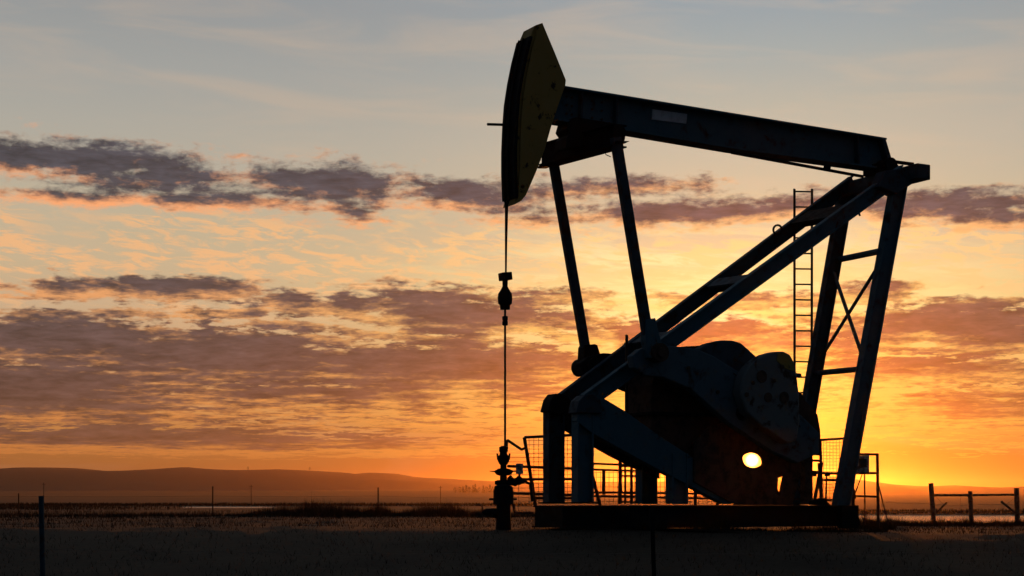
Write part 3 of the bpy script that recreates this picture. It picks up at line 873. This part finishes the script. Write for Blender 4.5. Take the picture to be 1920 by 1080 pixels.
rails([((949, 846), (951, 825)), ((951, 825), (978, 843)), ((978, 843), (985, 840))], vb, .026, 'gate_arm', gf)
mesh = []
for y in range(826, 945, 8): mesh.append(((986 + (y - 820) * .16, y), (1075, y)))
for x in range(992, 1075, 9): mesh.append(((x, 820 if x < 1003 else 820), (x, 945)))
for y in (858, 866, 882, 890, 907, 915, 933, 941, 949): mesh.append(((953, y), (1000, y)))
mesh.append(((973, 885), (972, 965)))
for y in range(886, 948, 9): mesh.append(((1108, y), (1340, y)))
for x in range(1118, 1340, 8): mesh.append(((x, 884), (x, 946)))
rails(mesh, vb + .02, .0048, 'wire_mesh', gf, 'wire')
# small step ladder standing behind the gearbox
sl = thing('step_ladder', tuple(P(1175, 945, 1.5)), 'short steel ladder seen between front column and gearbox column', 'ladder')
rails([((1163, 845), (1162, 945))], 1.5, .035, 'ladder_side', sl)
rails([((1184, 850), (1184, 945))], 1.5, .03, 'ladder_side', sl)
rails([((1172, 850), (1172, 945))], 1.5, .018, 'ladder_side', sl)
for y in (861, 874, 882, 892, 924, 930, 941):
    rails([((1162, y), (1196, y + .5))], 1.5, .018, 'rung', sl)

gr = thing('guard_rail', tuple(A(6.0, 1.2, 0)), 'mesh guard railing between the motor and the rear post of the pumpjack', 'railing')
vr = .3
rails([((1537, 825), (1600, 821)), ((1495, 886), (1600, 888)), ((1537, 900), (1600, 900)), ((1500, 937), (1590, 938))], vr, .025, 'rail', gr)
rails([((1538, 824), (1541, 948))], vr, .028, 'post', gr)
rails([((1550, 888), (1548, 946))], vr, .016, 'post', gr)
MB().box(P(1551, 889, vr), WW * .09, CC * .06, ZZ * .08).build('junction_box', M['black'], gr)
mesh = [((1538, y), (1598, y - (850 - y) * 0.0)) for y in range(830, 937, 6)] + [((x, 824), (x, 936)) for x in range(1544, 1598, 6)]
rails(mesh, vr + .01, .0038, 'wire_mesh', gr, 'wire')

# ------------------------------------------------------------------ control panel stand at the right
YS = 33.2
def qs(x, y): return Q(x, y, YS)
cs = thing('control_panel_stand', tuple(Q(1622, 985, YS)), 'pipe frame carrying a small grey electrical box right of the pumpjack', 'electrical stand')
def qt(lst, r, name, parent, m='rust', Y=YS):
    mb_ = MB()
    for a_, b_ in lst: mb_.tube([Q(*a_, Y), Q(*b_, Y)], r, 8)
    return mb_.build(name, M[m], parent)
qt([((1645, 850), (1647, 1000))], .032, 'post', cs)
qt([((1600, 851), (1598, 995))], .028, 'post', cs)
qt([((1596, 851), (1645, 852))], .024, 'rail', cs)
qt([((1597, 887), (1646, 887))], .026, 'rail', cs)
qt([((1597, 930), (1646, 931))], .022, 'rail', cs)
qt([((1647, 908), (1666, 985))], .014, 'stay', cs)
qt([((1621, 888), (1622, 985))], .016, 'conduit', cs)
bx_ = MB().box(Q(1616, 870, YS - .06), (.27, 0, 0), (0, .14, 0), (0, 0, .35)).build('electrical_box', M['panel'], cs, .008)
MB().box(Q(1618, 868, YS - .14), (.16, 0, 0), (0, .012, 0), (0, 0, .17)).build('window', M['glass'], bx_)
hs = MB(); hs.tube([Q(1617, 888, YS), Q(1609, 910, YS), Q(1602, 928, YS), Q(1600, 945, YS), Q(1603, 952, YS), Q(1607, 960, YS), Q(1612, 985, YS)], [.01, .01, .018, .03, .03, .018, .018], 8)
hs.build('cable', M['black'], cs)
qt([((1598, 905), (1604, 935))], .02, 'brace', cs)

# ------------------------------------------------------------------ wooden corner fence at the right
YC = 55.0
cf_ = thing('wooden_fence', tuple(Q(1825, 985, YC)), 'weathered wooden brace fence of three posts by the shining water', 'fence')
def wpost(p0, p1, r0, m='wood', parent=cf_, name='post'):
    a_ = Vector(p0); b_ = Vector(p1)
    n_seg = 6; pts = [lerp(a_, b_, i / n_seg) for i in range(n_seg + 1)]
    rs = [r0 * (1 + .06 * math.sin(i * 2.3 + p0[0])) for i in range(n_seg + 1)]
    return MB().tube(pts, rs, 12).build(name, M[m], parent, smooth=True)
wpost(Q(1752, 994, YC), Q(1745.5, 906, YC), .08)
wpost(Q(1822, 992, YC + .3), Q(1819, 921, YC + .3), .075)
wpost(Q(1908, 992, YC), Q(1906, 915, YC), .085)
mb = MB(); mb.tube([Q(1750, 928.5, YC), Q(1818, 928.5, YC)], .042, 10); mb.build('rail', M['wood'], cf_)
mb = MB(); mb.tube([Q(1821, 928.5, YC), Q(1905, 927.5, YC)], .038, 10); mb.build('rail', M['wood'], cf_)
MB().tube([Q(1761, 956, YC + .05), Q(1775, 942, YC + .05)], .032, 8).build('twist_stick', M['wood'], cf_)
MB().tube([Q(1877, 940, YC + .05), Q(1903, 961, YC + .05)], .038, 8).build('twist_stick', M['wood'], cf_)
wr = MB()
for a_, b_ in [((1753, 930), (1802, 974)), ((1903, 933), (1848, 975)), ((1660, 942), (1750, 944)), ((1750, 946), (1820, 947)), ((1822, 945), (1905, 946)),
               ((1752, 953), (1820, 957)), ((1600, 960), (1750, 958)), ((1801, 929), (1802, 966))]:
    p = Q(*a_, YC + .02); q = Q(*b_, YC + .02); mid = lerp(p, q, .5) - Vector((0, 0, .02))
    wr.tube([p, mid, q], .0055, 5)
wr.build('wire', M['wire'], cf_)

# ------------------------------------------------------------------ wire fence across the pasture behind (left)
YT = 70.0
tf = thing('wire_fence', tuple(Q(399, 968, YT)), 'thin steel post and wire fence along the dark grass ridge', 'fence')
for x, yt, Yp in [(35, 925, 74), (399, 912, 70), (709, 914, 70)]:
    a_ = Q(x, 978, Yp); b_ = Q(x, yt, Yp)
    pb = MB(); pb.bar(a_, b_, .055, .012, (0, 1, 0)); pb.bar(a_, b_, .012, .055, (0, 1, 0)); pb.build('post', M['rust'], tf)
wr = MB()
fence_pts = [(-260, 928, 78), (35, 927, 74), (399, 926, 70), (709, 926, 70), (905, 930, 68)]
for dyw in (4, 16, 28):
    for (x0, y0, Y0), (x1, y1, Y1) in zip(fence_pts, fence_pts[1:]):
        p = Q(x0, y0 + dyw, Y0); q = Q(x1, y1 + dyw, Y1)
        wr.tube([p, lerp(p, q, .5) - Vector((0, 0, .03)), q], .006, 4)
wr.build('wire', M['wire'], tf)

# near fence between the viewer and the pumpjack
YN = 13.5
nf = thing('wire_fence', tuple(Q(77, 1240, YN)), 'near fence of two slim posts in the dark foreground grass', 'fence')
pb = MB(); a_ = Q(84, 1262, YN); b_ = Q(77, 930, YN)
pb.tube([a_, lerp(a_, b_, .5), b_], [.026, .023, .021], 10); pb.build('post', M['darkblue'], nf)
pb = MB(); a_ = Q(1232, 1262, YN); b_ = Q(1222, 950, YN)
pb.bar(a_, b_, .035, .012, (0, 1, 0)); pb.bar(a_, b_, .01, .035, (0, 1, 0)); pb.build('post', M['black'], nf)
wr = MB()
for yy in (1030, 1105, 1180):
    p = Q(-500, yy, YN); q = Q(80, yy, YN); r_ = Q(1228, yy + 8, YN); s_ = Q(2300, yy + 4, YN)
    wr.tube([p, q, lerp(q, r_, .5) - Vector((0, 0, .02)), r_, s_], .0016, 4)
wr.build('wire', M['wire'], nf)

# ------------------------------------------------------------------ far poles and trees on the plain
def zg(px, Y):
    a_ = math.atan((px - CX) / F); return height(a_, Y / math.cos(a_))
pole_labels = [(82, 905, 520, 'leftmost thin utility pole on the misty plain'), (471, 909, 520, 'thin pole on the plain below the middle of the hills'),
               (826, 911, 520, 'thin pole on the plain nearest the wellhead')]
for px, yt, Y, lb in pole_labels:
    zb = zg(px, Y); tp = Q(px, yt, Y)
    t = thing('utility_pole', (tp.x, Y, zb), lb, 'pole', 'poles on the misty plain')
    MB().tube([(tp.x, Y, zb - .3), (tp.x, Y, tp.z)], [.13, .09], 8).build('pole_shaft', M['wood'], t)
    MB().tube([(tp.x - .6, Y, tp.z - .5), (tp.x + .6, Y, tp.z - .5)], .05, 6).build('crossarm', M['wood'], t)

rnd = random.Random(3)
def tree(px, Y, h, conical, label, group):
    x = (px - CX) / F * Y; zb = zg(px, Y)
    t = thing('pine_tree' if conical else 'tree', (x, Y, zb), label, 'tree', group)
    MB().tube([(x, Y, zb - .5), (x, Y, zb + h * .5)], [h * .03, h * .012], 6).build('trunk', M['wood'], t)
    c = MB()
    for i in range(150):
        f = rnd.random() ** (1.3 if conical else .8); zz = zb + h * (.12 + .88 * f)
        rad = h * (.24 * (1 - f) + .02) if conical else h * .36 * math.sqrt(max(.02, 1 - (2 * f - 1) ** 2))
        an = rnd.random() * 6.28; rr_ = rad * math.sqrt(rnd.random())
        ctr = Vector((x + rr_ * math.cos(an), Y + rr_ * math.sin(an), zz)); s_ = h * rnd.uniform(.03, .07)
        d1 = Vector((rnd.uniform(-1, 1), rnd.uniform(-1, 1), rnd.uniform(-1, 1))).normalized() * s_
        d2 = Vector((rnd.uniform(-1, 1), rnd.uniform(-1, 1), rnd.uniform(-1, 1))).normalized() * s_
        c.add([ctr - d1, ctr + d2, ctr + d1, ctr - d2], [(0, 1, 2, 3)])
    c.build('crown', M['needles'], t)
TR = [(853, 8, 0), (862, 9, 0), (868, 10, 1), (874, 12, 1), (880, 9, 0), (887, 11, 1), (891, 13, 1), (898, 8, 0), (906, 11, 1), (912, 9, 0), (919, 12, 1), (925, 9, 0)]
for i, (px, h, c_) in enumerate(TR):
    tree(px, 2300, h * 1.05, c_, 'small hazy %s in the tree row on the plain left of the wellhead' % ('pointed pine tree' if c_ else 'rounded tree'),
         'pointed pines in the far tree row' if c_ else 'rounded trees in the far tree row')
tree(465, 6500, 14, 0, 'tiny tree on the hill crest, the left one of two', 'trees on the hill crest')
tree(581, 6500, 13, 0, 'tiny tree on the hill crest, the right one of two', 'trees on the hill crest')

# ------------------------------------------------------------------ grass
rng = np.random.default_rng(5)
V_ = []
def blades(n, xs, ys, hmin, hmax, wd, lean=.35, dens=None):
    for _ in range(n):
        px = rng.uniform(*xs); Y = rng.uniform(*ys) if not callable(ys) else ys(px)
        a_ = math.atan((px - CX) / F); x = math.tan(a_) * Y
        if 28.0 < Y < 36 and 1010 < px < 1640:
            u, v, z = UV((x, Y, 0))
            if uL - .1 < u < uR + .1 and abs(v) < 1.2: continue
        k_ = dens(px, Y) if dens else 1.0
        if k_ <= 0 or (k_ < 1 and rng.random() > k_): continue
        h = rng.uniform(hmin, hmax) * (k_ if k_ > 1 else 1)
        zb = height(a_, Y / math.cos(a_)) - .02
        an = rng.uniform(0, 6.28); lx = math.cos(an) * h * rng.uniform(0, lean); ly = math.sin(an) * h * rng.uniform(0, lean)
        an2 = rng.uniform(0, 3.14); wx = math.cos(an2) * wd / 2; wy = math.sin(an2) * wd / 2
        V_.append((x - wx, Y - wy, zb)); V_.append((x + wx, Y + wy, zb)); V_.append((x + lx, Y + ly, zb + h))
# short turf nearby
def patch(px, Y):
    n = noise.noise(Vector((px * Y * .0006, Y * .45, 0)))
    return 0.55 + .9 * n
blades(20000, (-80, 2000), (15, 30), .015, .10, .012, 1.1, patch)
blades(20000, (-80, 2000), (30, 48), .03, .13, .018, .9, patch)
# crest, left and right
blades(9000, (-80, 1010), (50, 75), .08, .26, .022, .5)
def clump(px, Y):
    t = 0
    for c_, w_, s_ in [(600, 130, 1.0), (820, 75, 1.0), (520, 50, .75), (700, 60, .8), (300, 90, .30), (900, 60, .5)]:
        t = max(t, s_ * math.exp(-((px - c_) / w_) ** 2))
    t *= .8 + .5 * noise.noise(Vector((px * .03, Y * .3, 4)))
    return t * 1.0
def tall(n):
    for _ in range(n):
        px = rng.uniform(180, 960); Y = rng.uniform(62, 74)
        t = clump(px, Y)
        if rng.random() > t * 1.3: continue
        a_ = math.atan((px - CX) / F); x = math.tan(a_) * Y; zb = height(a_, Y / math.cos(a_)) - .02
        h = t * (.15 + .75 * rng.random() ** 1.7) * (1.3 if rng.random() < .04 else 1)
        an = rng.uniform(0, 6.28); l = h * rng.uniform(0, .35)
        an2 = rng.uniform(0, 3.14); wx = math.cos(an2) * .009; wy = math.sin(an2) * .009
        V_.append((x - wx, Y - wy, zb)); V_.append((x + wx, Y + wy, zb)); V_.append((x + math.cos(an) * l, Y + math.sin(an) * l, zb + h))
tall(42000)
def rclump(px, Y):
    n = noise.noise(Vector((px * .05, Y * .2, 2))) + .5 * noise.noise(Vector((px * .17, Y * .2, 7)))
    return max(.25, 1.0 + 1.6 * n)
blades(15000, (1590, 2000), (45, 56), .05, .20, .014, .5, rclump)
blades(3000, (1590, 1680), (36, 46), .08, .30, .013, .5, rclump)
def base_weeds(n):
    for _ in range(n):
        u = rng.uniform(uL - .4, uR + .5); v = -rng.uniform(.62, .9) if u < uM else -rng.uniform(1.14, 1.5)
        p = A(u, v, 0); k_ = .5 + 1.0 * noise.noise(Vector((u * 1.7, v, 3)))
        h = max(.03, k_ * rng.uniform(.05, .30)); a_ = math.atan2(p.x, p.y); zb = height(a_, math.hypot(p.x, p.y)) - .02
        an = rng.uniform(0, 6.28); l = h * .5; an2 = rng.uniform(0, 3.14); wx = math.cos(an2) * .006; wy = math.sin(an2) * .006
        V_.append((p.x - wx, p.y - wy, zb)); V_.append((p.x + wx, p.y + wy, zb)); V_.append((p.x + math.cos(an) * l, p.y + math.sin(an) * l, zb + h))
base_weeds(7000)
def wet(px, Y): return max(0, .55 * (1 - px / 420) + .3 * noise.noise(Vector((px * .02, Y * .05, 3))))
blades(9000, (-80, 360), (262, 395), .3, .8, .12, .3, wet)
blades(14000, (-80, 1000), (80, 250), .1, .55, .05, .3, lambda px, Y: .5 + 1.2 * noise.noise(Vector((px * .01, Y * .02, 9))))
# reeds on the far shore
blades(5000, (-80, 1000), (404, 420), .3, .8, .3, .3)
blades(5000, (1100, 2000), (192, 206), .15, .45, .12, .3)
vs = np.array(V_, dtype=np.float32); n_ = len(vs) // 3
me = bpy.data.meshes.new('grass'); me.vertices.add(len(vs)); me.vertices.foreach_set('co', vs.ravel())
me.loops.add(n_ * 3); me.loops.foreach_set('vertex_index', np.arange(n_ * 3, dtype=np.int32))
me.polygons.add(n_); me.polygons.foreach_set('loop_start', np.arange(0, n_ * 3, 3, dtype=np.int32))
me.update(); me.validate(); me.materials.append(M['grass'])
go_ = bpy.data.objects.new('grass', me); COL.objects.link(go_); tag(go_, 'short dry prairie grass on the dark ground and ridge', 'grass', kind='stuff')

# shallow puddle before the base
pd = MB(); pts = []
for k in range(28):
    t = k / 28 * 2 * math.pi; rr_ = 1 + .12 * math.sin(3 * t + 1) + .07 * math.sin(7 * t)
    pts.append(Vector((3.38 + .82 * rr_ * math.cos(t), 28.75 + .42 * rr_ * math.sin(t), .012)))
pd.add(pts, [tuple(range(28))])
tag(pd.build('puddle', M['puddle']), kind='structure')

# ------------------------------------------------------------------ haze
hz = MB(); x0, x1, y0, y1, z0_, z1_ = -12500, 12500, -12500, 12500, -3, 140
hz.hexa([(x0, y0, z0_), (x1, y0, z0_), (x1, y1, z0_), (x0, y1, z0_), (x0, y0, z1_), (x1, y0, z1_), (x1, y1, z1_), (x0, y1, z1_)])
hm = bpy.data.materials.new('haze_air'); hm.use_nodes = True; nt = hm.node_tree; nt.nodes.clear()
out = nt.nodes.new('ShaderNodeOutputMaterial'); pv = nt.nodes.new('ShaderNodeVolumePrincipled')
pv.inputs['Color'].default_value = (0.98, 0.66, 0.38, 1)
pv.inputs['Density'].default_value = 0.00003
pv.inputs['Anisotropy'].default_value = 0.9
nt.links.new(pv.outputs[0], out.inputs['Volume'])
ho = hz.build('haze', hm)
tag(ho, 'thin warm haze over the plain and hills', 'haze', kind='stuff')
ho.display_type = 'WIRE'
